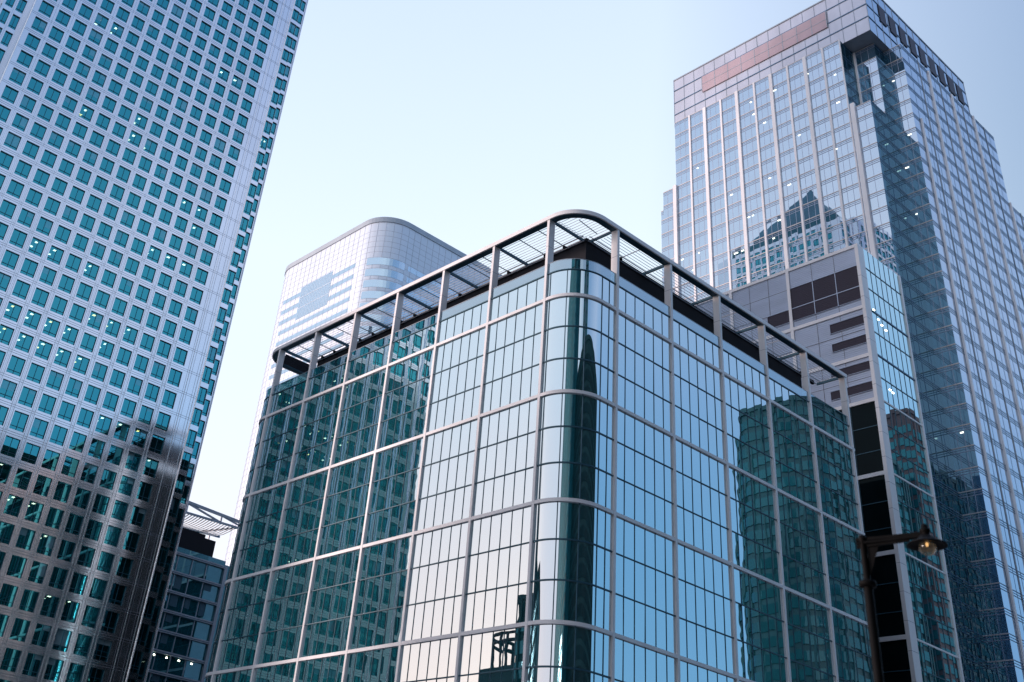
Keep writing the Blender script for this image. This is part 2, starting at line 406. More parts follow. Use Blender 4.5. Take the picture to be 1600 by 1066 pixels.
# corner louvre panel follows the curve
mb = MB(); cx, cy = X0 + RC, Y0 + RC
x = X0 + .95
while x < RX[0] - .1:
    dx = cx - x
    yl = cy - math.sqrt(max(0, (RC - .8) ** 2 - dx * dx)) if dx > 0 else Y0 + .8
    if x < IX: mb.box((x, yl, PR + .2), (x + .02, IY + .4, PR + .27), louvre_m)
    else: mb.box((x, yl, PR + .2), (x + .02, IY, PR + .27), louvre_m)
    x += .42
mb.bar((X0 + 2.2, Y0 + 2.1, PR + .14), (IX, IY - 1.6, PR + .14), .06, .08, dark_fr)
mb.build('louvre_panel', main)
mb = MB(); y = Y1 - RC + .5
while y < Y1 - 1: mb.box((X0 + 1.6, y, PR - .02), (IX + 2, y + .09, PR + .3), black); y += .55
mb.build('louvre_panel', main, 'dark louvre panel at the far left corner')
# plant penthouse behind the pergola and the roof deck
b = MB(); b.box((IX + .1, IY + .1, MB_TOP - 1), (X1 - 4, Y1 - 5.6, PR - .11), black); b.build('penthouse', main)
b = MB(); b.face([(X0 + RC, Y0 + .5, MB_TOP - .9), (X1 - .1, Y0 + .5, MB_TOP - .9), (X1 - .1, Y1 - .5, MB_TOP - .9), (X0 + RC, Y1 - .5, MB_TOP - .9), (X0 + .4, Y1 - RC, MB_TOP - .9), (X0 + .4, Y0 + RC, MB_TOP - .9)], roof_m); b.build('roof', main)

# ================================================================ LEFT TOWER
T1Y, T1A, T1B = 142.0, 26.1, 69.2
t1 = thing('square_window_tower', (47.6, 171, 0), 'tall steel clad tower on the left with a grid of square windows', 'building')
WP, WW, FH, WH = 2.826, 2.0, 3.505, 2.5
TOPROW = 59
def rowz(k): return H(75.7 - 3.505 * 21 + FH * k)    # centre of window row k
T1TOP = rowz(TOPROW) + FH / 2 + 1
wall = MB(); ribs = MB(); wins = []; lights = []; floors = MB()
ROWS = range(0, TOPROW + 1)
LIT = set()                                          # floors partly lit, in runs of neighbouring windows
for k, x0_, n_ in ((18, 31, 7), (17, 36, 6), (19, 50, 3), (23, 55, 3), (12, 31, 6), (11, 40, 5), (15, 55, 3), (28, 48, 2), (33, 36, 2), (34, 58, 2), (26, 60, 2), (8, 55, 2), (21, 40, 2)):
    for i in range(n_): LIT.add((k, round([64.85 - WP * j for j in range(14)][max(0, min(13, round((64.85 - x0_) / WP) - i))])))
def punched(o, u, n, centres, ww, a, b, z0, z1, lit=None, want=True):
    WH = 2.5 if want else 2.7
    """clad face from a to b (along u) with a window at every centre on every row"""
    edges = [a]
    for c in centres: edges += [c - ww / 2, c + ww / 2]
    edges.append(b)
    for k in range(0, len(edges), 2):                # piers
        wall.obox(o, u, n, edges[k], edges[k + 1], -.35, 0, z0, z1, steel)
    for c0, c1 in zip(centres[:-1], centres[1:]):    # two bright ribs and a joint on each pier
        m = (c0 + c1) / 2
        for s in (-.22, .22): ribs.obox(o, u, n, m + s - .04, m + s + .04, 0.002, .08, z0, z1, steel_rib)
        ribs.obox(o, u, n, m - .012, m + .012, -.01, .006, z0, z1, joint)
    for c in centres:
        zp = z0
        for k in ROWS:
            zc = rowz(k); wall.obox(o, u, n, c - ww / 2 + .001, c + ww / 2 - .001, -.30, -.012, zp, zc - WH / 2, steel)
            for s in (-.3, .3): ribs.obox(o, u, n, c - WP * .5, c + WP * .5, -.008, .010, zc - FH / 2 + s * .5 - .02, zc - FH / 2 + s * .5 + .02, joint) if want else None
            zp = zc + WH / 2
            mb = MB(); lo, hi = zc - WH / 2, zc + WH / 2
            pane(mb, o, u, n, c - ww / 2, c + ww / 2, lo, hi, g_t1, -.26, .0012)
            mb.obox(o, u, n, c - .03, c + .03, -.25, -.2, lo, hi, dark_fr)
            mb.obox(o, u, n, c - ww / 2, c + ww / 2, -.25, -.2, lo + .52, lo + .58, dark_fr)
            for e in (-1, 1): mb.obox(o, u, n, c + e * ww / 2 - .05, c + e * ww / 2 + .05, -.255, -.16, lo, hi, dark_fr)
            r = random.random()
            if r < .17:
                s = random.choice((-1, 1)); h = random.uniform(.5, 1.7)
                mb.obox(o, u, n, c + (.04 if s > 0 else -ww / 2 + .06), c + (ww / 2 - .06 if s > 0 else -.04), -.30, -.252, hi - h, hi - .02, g_bl)
            elif r < .23: mb.obox(o, u, n, c - ww / 2 + .06, c + ww / 2 - .06, -.30, -.252, hi - random.choice((.6, 1.2, 1.85)), hi - .02, g_bl)
            P = (o[0] + u[0] * c, o[1] + u[1] * c, zc); wins.append((seen(P, ww * WH, n), mb))
            if lit and seen(P, 1, n) > 0:
                if (k, round(c)) in LIT or random.random() < .03:
                    for uu, dd in ((c + .1, 1.3), (c + .1, 3.0)): lights.append((o, u, n, uu, dd, hi + .18))
        wall.obox(o, u, n, c - ww / 2 + .001, c + ww / 2 - .001, -.30, -.012, zp, z1, steel)
for k in range(TOPROW + 1):                          # panel joints on the wide corner piers
    zj = rowz(k) - FH / 2
    for a_, b_ in ((65.9, T1B - .25), (T1A + .25, 27.1)):
        for s_ in (-.15, .15): ribs.obox((0, T1Y), (1, 0), (0, -1), a_, b_, -.01, .009, zj + s_ - .02, zj + s_ + .02, joint)
for a_ in (66.6, 67.3, 68.2): ribs.obox((0, T1Y), (1, 0), (0, -1), a_ - .02, a_ + .02, -.01, .011, 0, T1TOP, joint)
ribs.obox((0, T1Y), (1, 0), (0, -1), 66.9, 66.98, .002, .08, 0, T1TOP, steel_rib); ribs.obox((0, T1Y), (1, 0), (0, -1), 68.6, 68.68, .002, .08, 0, T1TOP, steel_rib)
cent = [64.85 - WP * k for k in range(14)]; cent.reverse()
punched((0, T1Y), (1, 0), (0, -1), cent, WW, T1A, T1B, 0, T1TOP, True)
# right hand notch: two set-back strips
punched((0, 144.4), (1, 0), (0, -1), [70.95], 1.6, 69.0, 71.77, 0, T1TOP, True, False)
punched((0, 148.0), (1, 0), (0, -1), [73.4], 2.1, 71.6, 74.8, 0, T1TOP, True, False)
# left hand notch
punched((0, 144.4), (1, 0), (0, -1), [23.35, 25.0], 1.2, 22.4, 26.2, 0, T1TOP, True, False)
punched((0, 148.0), (1, 0), (0, -1), [21.2], 1.5, 20.0, 22.4, 0, T1TOP, True, False)
for x0, x1, ya, yb in ((T1B - .35, T1B, T1Y, 144.4), (71.42, 71.77, 144.4, 148), (T1A, T1A + .35, T1Y, 144.4), (22.4, 22.75, 144.4, 148)):
    wall.box((x0, ya + .40, 0), (x1, yb + .3, T1TOP), steel)
# bright bull-nose edges
for x, y in ((T1A + .12, T1Y - .06), (T1B - .12, T1Y - .06), (74.7, 147.9)):
    ribs.tube([(x, y, 0), (x, y, T1TOP)], .09, steel_rib, 8)
ec = [152.6 + WP * k for k in range(14)]
punched((74.8, 0), (0, 1), (1, 0), ec, WW, 148.36, 198.0, 0, T1TOP, None)
# back and west sides plainly clad
wall.box((20.0, 148.4, 0), (20.35, 198, T1TOP), steel); wall.box((20.36, 197.6, 0), (74.4, 198, T1TOP), steel)
wall.build('cladding', t1); ribs.build('cladding_rib', t1)
place_windows(wins, t1)
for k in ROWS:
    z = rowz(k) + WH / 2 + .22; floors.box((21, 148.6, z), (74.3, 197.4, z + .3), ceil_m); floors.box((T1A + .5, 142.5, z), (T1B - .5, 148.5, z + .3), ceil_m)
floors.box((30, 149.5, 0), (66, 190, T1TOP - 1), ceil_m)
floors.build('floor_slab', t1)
random.shuffle(lights)
for (o_, u_, n_, uu, dd, z) in lights[:99]:
    mb = MB(); s = random.uniform(.12, .22); mb.obox(o_, u_, n_, uu - s, uu + s, -dd - .4, -dd, z - .06, z, lit_y if random.random() < .15 else lit_w); mb.build('ceiling_light', t1)
# stepped top and pyramid roof, coloured dark to deepen their mirrored image
b = MB()
b.box((24, 152, T1TOP - .3), (71, 194, T1TOP + 6), green_m)
attic = b.build('attic', t1)
b = MB(); A = (26, 154); B = (69, 192); zt = T1TOP + 6; ap = (47.5, 173, zt + 30)
q = [(A[0], A[1], zt), (B[0], A[1], zt), (B[0], B[1], zt), (A[0], B[1], zt)]
for k in range(4): b.face([q[k], q[(k + 1) % 4], ap], green_m)
b.build('pyramid_roof', attic)

# ================================================================ DISTANT ROUNDED TOWER
HX0, HY0, HX1, HY1, HR = 178.0, 258.0, 244.0, 326.0, 11.0
ht = thing('rounded_corner_tower', ((HX0 + HX1) / 2, (HY0 + HY1) / 2, 0), 'pale tower with rounded corners behind the middle office block, its roof edge dark', 'building')
def rrect(x0, y0, x1, y1, r, seg=12):
    P = []
    for cx_, cy_, t0 in ((x0 + r, y0 + r, -90), (x0 + r, y1 - r, 180), (x1 - r, y1 - r, 90), (x1 - r, y0 + r, 0)):
        for k in range(seg + 1):
            t = R(t0 - 90 * k / seg); P.append((cx_ + r * math.cos(t), cy_ + r * math.sin(t), math.cos(t), math.sin(t)))
    return P
HP = rrect(HX0, HY0, HX1, HY1, HR)
HTOP = H(205)
def skin(mb, path, z0, z1, m, off=0, smooth=True):
    n = len(path); vs = []
    for x, y, nx, ny in path: vs += [(x + nx * off, y + ny * off, z0), (x + nx * off, y + ny * off, z1)]
    mb.idx(vs, [(2 * k, 2 * k + 1, (2 * k + 3) % (2 * n), (2 * k + 2) % (2 * n)) for k in range(n)], m, smooth)
b = MB(); skin(b, HP, 0, HTOP - 2.0, tile); b.build('cladding', ht)
b = MB(); b.ring(HP, HTOP - 2.0, HTOP, .3, -.5, grey_al); b.build('cornice', ht)
b = MB(); b.face([(x, y, HTOP - .5) for x, y, _, _ in reversed(HP)], roof_m); b.build('roof', ht)
# joint grid
b = MB(); z = HTOP - 5.6
while z > 60: b.ring(HP, z, z + .10, .03, -.02, tile_j); z -= 2.15
n = 0
def along(path, step):
    """points every step metres along a closed outline"""
    out = []; acc = 0
    for k in range(len(path)):
        a = path[k]; c = path[(k + 1) % len(path)]; L = math.hypot(c[0] - a[0], c[1] - a[1])
        d = acc
        while d < L:
            t = d / L; out.append((a[0] + (c[0] - a[0]) * t, a[1] + (c[1] - a[1]) * t, a[2] + (c[2] - a[2]) * t, a[3] + (c[3] - a[3]) * t)); d += step
        acc = d - L
    return out
for x, y, nx, ny in along(HP, 2.9):
    if nx > .5 or ny > .5: continue
    b.bar((x + nx * .02, y + ny * .02, 60), (x + nx * .02, y + ny * .02, HTOP - 2.0), .08, .08, tile_j)
b.build('joint_grid', ht)
# window strips, one part per floor and side
hz = H(188.6); k = 0
while hz > 20:
    if not (k < 3):
        mb = MB(); mb.obox((HX0, 0), (0, 1), (-1, 0), HY0 + 13.5, HY1 - 12, -.02, .06, hz - 1.6, hz + .0, g_h); mb.build('window_strip', ht)
    else:
        mb = MB(); mb.obox((HX0, 0), (0, 1), (-1, 0), HY0 + 13.5, HY0 + 27, -.02, .06, hz - 1.6, hz, g_h); mb.build('window_strip', ht); mb = MB()
        mb.obox((HX0, 0), (0, 1), (-1, 0), HY1 - 22, HY1 - 11, -.02, .06, hz - 1.6, hz, g_h); mb.build('window_strip', ht)
    mb = MB(); mb.obox((0, HY0), (1, 0), (0, -1), HX0 + 12.5, HX1 - 12.5, -.02, .06, hz - 2.3, hz - .3, g_h); mb.build('window_strip', ht)
    arc = [(HX0 + HR + HR * math.cos(R(-90 - 6 * q_)), HY0 + HR + HR * math.sin(R(-90 - 6 * q_)), math.cos(R(-90 - 6 * q_)), math.sin(R(-90 - 6 * q_))) for q_ in range(0, 13)]
    mb = MB(); mb.ring(arc, hz - 2.9, hz - .1, .08, -.02, g_h, False); mb.build('window_strip', ht)
    hz -= 4.38; k += 1
mb = MB(); mb.obox((HX0, 0), (0, 1), (-1, 0), HY0 + 27, HY1 - 22, -.02, .07, H(177), H(190.5), g_h)
for y in range(0, 19): mb.obox((HX0, 0), (0, 1), (-1, 0), HY0 + 27 + y, HY0 + 27.08 + y, .06, .12, H(177), H(190.5), tile)
for z in (181.5, 185.9): mb.obox((HX0, 0), (0, 1), (-1, 0), HY0 + 27, HY1 - 22, .06, .11, H(z), H(z + .15), tile)
mb.build('window', ht, 'tall glazed area high on the left face')

# ================================================================ STEPPED RIGHT TOWER
X = 180.0
t2 = thing('stepped_glass_tower', (1.17 * X, .62 * X, 0), 'tallest glass tower on the right with white vertical fins and stepped shoulders', 'building')
cells = []; fin_parts = []
TF = .0228 * X                                      # storey height
t2bars = {}
def t2bar(z, fn):
    k = round(z, 2)
    if k not in t2bars: t2bars[k] = MB()
    fn(t2bars[k])
ZT = 1.005 * X
def glazed(o, u, n, edges, z0, z1, warm, npn=3, glassm=None, ztop=ZT, dbl=True):
    """curtain wall between edges; a cell for each storey and bay"""
    z = ztop; zs = []
    while z > 0: zs.append(z); z -= TF
    zs = [0] + sorted(zs)
    for za, zb in zip(zs[:-1], zs[1:]):
        a = max(za, z0); b_ = min(zb, z1)
        if b_ - a < .5: continue
        A, B_ = H(a) if a > 0 else 0, H(b_)
        for e0, e1 in zip(edges[:-1], edges[1:]):
            mb = MB(); st = (e1 - e0) / npn; sp = B_ - .95
            bb = sunside_mull if warm else blue_bar  # lit and shaded bar tones chosen by which way the face looks
            for i in range(npn):
                pane(mb, o, u, n, e0 + st * i, e0 + st * (i + 1), A, sp, glassm or g_t2, 0, .0012)
                pane(mb, o, u, n, e0 + st * i, e0 + st * (i + 1), sp, B_, glassm or g_t2, 0, .0025)
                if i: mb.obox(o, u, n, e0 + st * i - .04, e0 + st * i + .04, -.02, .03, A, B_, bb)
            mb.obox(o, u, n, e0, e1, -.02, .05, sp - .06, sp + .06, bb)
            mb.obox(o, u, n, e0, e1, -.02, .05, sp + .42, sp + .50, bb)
            c = (e0 + e1) / 2; P = (o[0] + u[0] * c, o[1] + u[1] * c, (A + B_) / 2)
            cells.append((seen(P, (e1 - e0) * (B_ - A), n), mb))
        fm = sunside_bar if warm else blue_bar
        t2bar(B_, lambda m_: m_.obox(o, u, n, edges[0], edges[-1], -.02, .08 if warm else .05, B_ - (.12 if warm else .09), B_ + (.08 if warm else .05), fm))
def fin(o, u, n, c, wd, z1, dep=.5, m=white_al, z0=0):
    mb = MB(); mb.obox(o, u, n, c - wd / 2, c + wd / 2, -.05, dep, H(z0) if z0 else 0, H(z1), m); mb.build('fin', t2)
LXF = (X, 0); LN = (-1, 0); LU = (0, 1)
fins = [.7294, .7029, .6755, .6486, .6203, .5938, .5678, .5413, .5148]
ed = [.4905 * X] + [f * X for f in reversed(fins)] + [.756 * X]
glazed(LXF, LU, LN, ed, 0, ZT, True)
glazed(LXF, LU, LN, [.461 * X, .4905 * X], 0, .887 * X, True)
glazed(LXF, LU, LN, [.756 * X, .779 * X], 0, .893 * X, True)
glazed(LXF, LU, LN, [.779 * X, .783 * X], 0, .861 * X, True, 1)
for i, f in enumerate(fins): fin(LXF, LU, LN, f * X, .85 if i % 2 else .5, ZT, .4 if i % 2 else .3)
fin(LXF, LU, LN, .4840 * X, 1.0, .893 * X, .6); fin(LXF, LU, LN, .757 * X, 1.0, .893 * X, .6)
fin(LXF, LU, LN, .4905 * X - .1, .3, ZT, .2)
# notch walls; the side-facing ones carry dark reflections in their glass colour
YU = (1, 0); YN = (0, -1)
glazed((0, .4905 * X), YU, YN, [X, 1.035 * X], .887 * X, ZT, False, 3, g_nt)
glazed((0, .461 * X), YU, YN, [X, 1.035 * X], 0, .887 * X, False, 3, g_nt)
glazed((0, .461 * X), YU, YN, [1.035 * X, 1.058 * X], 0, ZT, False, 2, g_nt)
glazed((1.035 * X, 0), LU, LN, [.461 * X, .4905 * X], .887 * X, ZT, True, 3)
glazed((1.058 * X, 0), LU, LN, [.437 * X, .461 * X], 0, ZT, True, 3)
fin((1.035 * X, 0), LU, LN, .4895 * X, .5, ZT, .3, white_al, .887 * X)
# right face
RF = (0, .437 * X)
rf = [1.1285, 1.1917, 1.253]
glazed(RF, YU, YN, [1.058 * X, 1.1285 * X, 1.1917 * X, 1.253 * X, 1.315 * X], 0, ZT, False, 4)
glazed(RF, YU, YN, [1.315 * X, 1.38 * X, 1.42 * X], 0, .893 * X, False, 4)
for f in rf: fin(RF, YU, YN, f * X, .6, ZT, .35)
for f in (1.318, 1.385): fin(RF, YU, YN, f * X, .6, .893 * X, .35)
fin(RF, YU, YN, 1.078 * X, .6, .893 * X, .35)
for f in (1.103, 1.16, 1.222, 1.285, 1.35): fin(RF, YU, YN, f * X, .18, .893 * X if f > 1.3 else ZT, .15, grey_al)
# sides and backs
glazed((1.42 * X, 0), LU, (1, 0), [.437 * X, .70 * X], 0, .893 * X, False, 20)
glazed((0, .783 * X), YU, (0, 1), [X, 1.42 * X], 0, .861 * X, False, 30)
glazed((0, .756 * X), YU, (0, 1), [X, 1.29 * X], .861 * X, ZT, False, 20)
glazed((1.315 * X, 0), LU, (1, 0), [.437 * X, .756 * X], .893 * X, ZT, False, 20)
place_windows(cells, t2)
for k in sorted(t2bars): t2bars[k].build('floor_band', t2)
# shoulder roofs
b = MB()
def cap(x0, x1, y0, y1, z): b.box((x0 * X, y0 * X, H(z * X) - .4), (x1 * X, y1 * X, H(z * X) - .02), roof_m)
cap(1.001, 1.315, .4925, .756, 1.005); cap(1.036, 1.315, .4625, .4925, 1.005); cap(1.060, 1.315, .438, .4625, 1.005)
cap(1.001, 1.06, .462, .4904, .887); cap(1.001, 1.42, .7561, .779, .893); cap(1.3151, 1.42, .438, .756, .893); cap(1.001, 1.42, .7791, .783, .861)
b.build('roof', t2)
# crown
cr = MB(); CX0, CX1, CY0_, CY1_ = 1.01 * X, 1.287 * X, .4515 * X, .7636 * X
CZ0, CZ1 = H(1.006 * X), H(1.098 * X)
def crown_face(o, u, n, a, b_, lo, mat):
    mb = MB(); nn = int((b_ - a) / 3.3); zs = [lo, lo + (CZ1 - lo) * .26, lo + (CZ1 - lo) * .5, lo + (CZ1 - lo) * .76, CZ1]
    for i in range(nn):
        for c, d in zip(zs[:-1], zs[1:]): pane(mb, o, u, n, a + (b_ - a) * i / nn, a + (b_ - a) * (i + 1) / nn, c, d, mat, 0, .003)
    for i in range(nn + 1):
        s = a + (b_ - a) * i / nn; mb.obox(o, u, n, s - .06, s + .06, -.05, .08, lo, CZ1, grey_al)
    for z in zs[1:-1]: mb.obox(o, u, n, a, b_, -.05, .12, z - .12, z + .12, blue_bar)
    mb.obox(o, u, n, a, b_, -.3, .16, CZ1 - .35, CZ1, grey_al); return mb
crown_face((CX0, 0), LU, LN, CY0_, CY1_, CZ0, crown_m).build('crown_panel', t2)
crown_face((0, CY0_), YU, YN, CX0, CX1, CZ0, g_t2).build('crown_panel', t2)
crown_face((CX1, 0), LU, (1, 0), CY0_, CY1_, CZ0, g_t2).build('crown_panel', t2)
crown_face((0, CY1_), YU, (0, 1), CX0, CX1, CZ0, g_t2).build('crown_panel', t2)
b = MB(); b.box((CX0 + .1, CY0_ + .1, CZ0), (CX1 - .1, CY1_ - .1, CZ0 + .4), grey_al); b.box((CX0 + .1, CY0_ + .1, CZ1 - .8), (CX1 - .1, CY1_ - .1, CZ1 - .4), roof_m); b.build('crown_slab', t2)
# dark louvres on the right crown face
for i in range(9):
    a = CX0 + 6 + i * 4.8; mb = MB(); mb.obox((0, CY0_), YU, YN, a, a + 2.9, .05, .2, H(1.045 * X), H(1.075 * X), dark_lv); mb.build('crown_louvre', t2)
sal = metal('salmon sign panel', (.46, .34, .38), .5, .1)
mb = MB(); o_ = (CX0, 0); y0_, y1_ = .503 * X * 1.01, .705 * X * 1.01
zb0, zb1 = H(1.035 * 1.01 * X), H(1.064 * 1.01 * X)
mb.obox(o_, LU, LN, y0_, y1_, .1, .26, zb0, zb1, sal)
for i in range(10):
    s = y0_ + (y1_ - y0_) * i / 9; mb.obox(o_, LU, LN, s - .08, s + .08, .26, .30, zb0, zb1, grey_al)
mb.obox(o_, LU, LN, y0_, y1_, .26, .30, (zb0 + zb1) / 2 - .07, (zb0 + zb1) / 2 + .07, grey_al)
mb.build('banner_panel', t2)
mb = MB(); mb.obox(RF, YU, YN, 1.195 * X, 1.42 * X, .05, .25, H(.398 * X), H(.414 * X), dark_lv); mb.build('louvre_strip', t2)
for k in range(30):
    f = random.random()
    if k < 24: y = random.uniform(.50, .75) * X; z = random.choice((.69, .71, .74, .76, .80, .84, .88, .91, .94, .97)) * X + random.uniform(0, 4); P = (X - .14, y)
    else: y = random.uniform(.445, .457) * X; z = random.uniform(.45, .98) * X; P = (1.058 * X - .14, y)
    z = H(ZT - TF * round((ZT - z) / TF)) - 1.35
    s = random.uniform(.2, .42); mb = MB(); mb.box((P[0] + .05, P[1] - s, z - .11), (P[0] + .12, P[1] + s, z + .11), lit_s); mb.build('ceiling_light', t2)

# ================================================================ LOUVRED BLOCK
MX, MY = 135.0, 67.8
mm = thing('louvred_plant_block', (MX + 8, MY + 22, 0), 'mid-height block with lavender louvre panels and a white frame in front of the stepped tower', 'building')
mo, mu, mn = (MX, 0), (0, 1), (-1, 0)
MT = H(94.0)
b = MB(); b.obox(mo, mu, mn, MY, 68.35, -1.5, .2, 0, MT, white_al)
for k in range(1, 26):
    z = k * 3.6; b.obox(mo, mu, mn, MY - .003, 68.353, -1.503, .203, z - .02, z + .02, joint)
b.build('corner_column', mm)
for y in (80.35, 91.3, 102.6):
    b = MB(); b.obox(mo, mu, mn, y - .27, y + .27, -.4, .22, H(68), MT, white_al); b.build('frame_post', mm)
for z in (93.72, 83.0, 75.1, 68.1, 57.3, 46.6, 36.0):
    b = MB(); b.obox(mo, mu, mn, 68.353, 112, -.4, .18, H(z) - .27, H(z) + .27, white_al); b.build('frame_beam', mm)
seams = [68.353, 72.15, 76.1, 80.08, 84.1, 87.7, 91.0, 95, 99, 102.3, 106, 112]
hs = [H(z) for z in (68.37, 71.6, 74.83, 75.37, 79.2, 82.73, 83.27, 86.7, 90.3, 93.45)]
darks = [(68.4, 80.08, 84.4, 90.2), (80.62, 84.6, 84.4, 86.6), (84.6, 86.2, 84.4, 85.6), (68.4, 73.95, 80.2, 81.7), (68.4, 73.95, 77.1, 78.4), (68.4, 74.6, 72.8, 74.1), (68.4, 75, 69.6, 70.9)]
b = MB()
for a, c in zip(seams[:-1], seams[1:]):
    pane(b, mo, mu, mn, a + .02, c - .02, H(68.37), H(93.45), lav, 0, 0)
z = H(68.5)
while z < H(93.4): b.obox(mo, mu, mn, 68.36, 111.9, .0, .035, z, z + .05, lav); z += .32
for s in seams[1:-1]: b.obox(mo, mu, mn, s - .035, s + .035, -.05, .05, H(68.37), H(93.45), joint)
for z in (71.7, 79.3, 86.65, 90.25): b.obox(mo, mu, mn, 80.6 if z > 84 else 68.4, 111.9, -.05, .05, H(z) - .03, H(z) + .03, joint)
b.build('louvre_wall', mm)
for a, c, z0_, z1_ in darks:
    mb = MB(); mb.obox(mo, mu, mn, a, c, .04, .075, H(z0_), H(z1_), dark_lv); fr_ = MB()
    z = H(z0_) + .1
    while z < H(z1_) - .1: mb.obox(mo, mu, mn, a, c, .07, .10, z, z + .05, dark_lv); z += .3
    if c - a > 10:
        for s in (72.15, 76.1): mb.obox(mo, mu, mn, s - .06, s + .06, .075, .13, H(z0_), H(z1_), lav)
        mb.obox(mo, mu, mn, a, c, .075, .125, H(86.6) - .06, H(86.6) + .06, lav)
    for q0, q1, w0, w1 in ((a - .06, c + .06, z1_, z1_ + .06), (a - .06, c + .06, z0_ - .06, z0_)): fr_.obox(mo, mu, mn, q0, q1, .0, .16, H(w0), H(w1), lav)
    fr_.obox(mo, mu, mn, c, c + .06, .0, .155, H(z0_), H(z1_), lav)
    fr_.build('opening_frame', mb.build('louvre_opening', mm))
zz = [0, H(14.8), H(25.4), H(35.73), H(46.33), H(57.03), H(67.83)]
for z0_, z1_ in zip(zz[:-1], zz[1:]):
    for a, c in ((68.36, 80), (80, 91.3), (91.3, 112)):
        flat_cell(mo, mu, mn, a, c, z0_ + (.54 if z0_ > 30 else 0), z1_, max(2, round((c - a) / 3.8)), g_dk, dark_fr, [z1_ - 3.6, z1_ - 7.2]).build('window', mm)  # dark reflection of the neighbouring block put into the glass colour
ro, ru, rn = (0, MY + .1), (1, 0), (0, -1)
RX0, RX1 = MX + 1.5, 147.2
wb = [0, H(14.8), H(25.4), H(36.0), H(46.8), H(57.5), H(68.3), H(75.6), H(83.0), MT]
for z0_, z1_ in zip(wb[:-1], wb[1:]):
    fl = [z for z in (z1_ - 3.6, z1_ - 7.2) if z > z0_ + 1.5]
    flat_cell(ro, ru, rn, RX0, RX1, z0_, z1_, 7, g_m, dark_fr, fl, .06, .13).build('window', mm)
for z in wb[1:-1]:
    b = MB(); b.obox(ro, ru, rn, RX0, RX1, -.1, .12, z - .11, z + .11, white_al if z < H(69) else blue_bar); b.build('band', mm)
b = MB(); b.obox(ro, ru, rn, RX1, RX1 + .45, -.6, .2, 0, MT, white_al); b.build('corner_column', mm)
b = MB(); b.box((MX + .3, MY + .4, MT - .5), (RX1 + .4, 112, MT - .1), roof_m); b.build('roof', mm)
b = MB(); b.box((RX1 + .3, MY + .9, 0), (RX1 + .44, 112, MT - .02), lav); b.box((MX + .01, 112, 0), (RX1 + .44, 112.2, MT - .02), lav); b.build('wall', mm)
for (a, z) in ((138.4, 82.2), (139.3, 81.6), (140.4, 81.2), (139.0, 70.9), (139.7, 70.7), (137.4, 83.4)):
    mb = MB(); mb.obox(ro, ru, rn, a - .2, a + .2, .03, .08, H(z) - .07, H(z) + .07, lit_w); mb.build('ceiling_light', mm)

# ================================================================ LOW BLOCK WITH ROOF CANOPY
lb = thing('canopy_roof_block', (92, 195, 0), 'low teal glazed block with louvred roof canopy, left of the middle block', 'building')
LBY, LA, LB_, LZ = 180.0, 76.0, 101.8, 52.3
lo_, lu, ln = (0, LBY), (1, 0), (0, -1)
z = LZ; k = 0
while z > -1:
    z0_, z1_ = H(z - 3.27), H(z)
    if z0_ < 0: z0_ = 0
    mb = MB(); nst = 8
    for i in range(nst):
        a = LA + 1 + (LB_ - LA - 2.2) * i / nst; c = LA + 1 + (LB_ - LA - 2.2) * (i + 1) / nst
        pane(mb, lo_, lu, ln, a, c, z0_ + .02, z1_ - .5, g_lb, -.4, .004)
        mb.obox(lo_, lu, ln, a - .07, a + .07, -.42, -.2, z0_, z1_ - .5, grey_al)
        if random.random() < .5: mb.obox(lo_, lu, ln, a + .4, a + random.uniform(1, 2), -.395, -.37, z0_ + random.uniform(.3, 1.6), z1_ - .5, dark_fr)
    mb.build('window_strip', lb)
    mb = MB(); mb.obox(lo_, lu, ln, LA, LB_ - .6, -.6, 0, z1_ - .28, z1_ - .06, grey_al); mb.obox(lo_, lu, ln, LA, LB_ - .6, -.6, .1, z1_ - .55, z1_ - .42, grey_al)
    mb.obox(lo_, lu, ln, LA, LB_ - .6, -.7, -.05, z1_ - .42, z1_ - .28, dark_fr); mb.build('floor_band', lb)
    z -= 3.27; k += 1
b = MB(); b.box((LA, LBY + .5, 0), (LB_, 212, H(LZ) - .1), g_lb); b.obox(lo_, lu, ln, LB_ - .6, LB_, -.5, .05, 0, H(LZ) - .07, grey_al); b.build('wall', lb)
b = MB(); b.box((LA + 1, LBY + .8, H(LZ) - .05), (LB_ - .2, 205, H(LZ) + 1.0), g_lb); b.build('parapet', lb)
b = MB(); b.box((90.5, LBY + 1.2, H(53.2)), (98.9, 196, H(56.3))  , black); b.box((92, LBY + 1.6, H(56.3)), (96.8, 190, H(57.0)), black); b.build('plant_room', lb)
b = MB(); b.box((LB_ + .01, LBY + 4, 0), (126, 205, H(53.6)), g_lb); b.build('annex', lb)
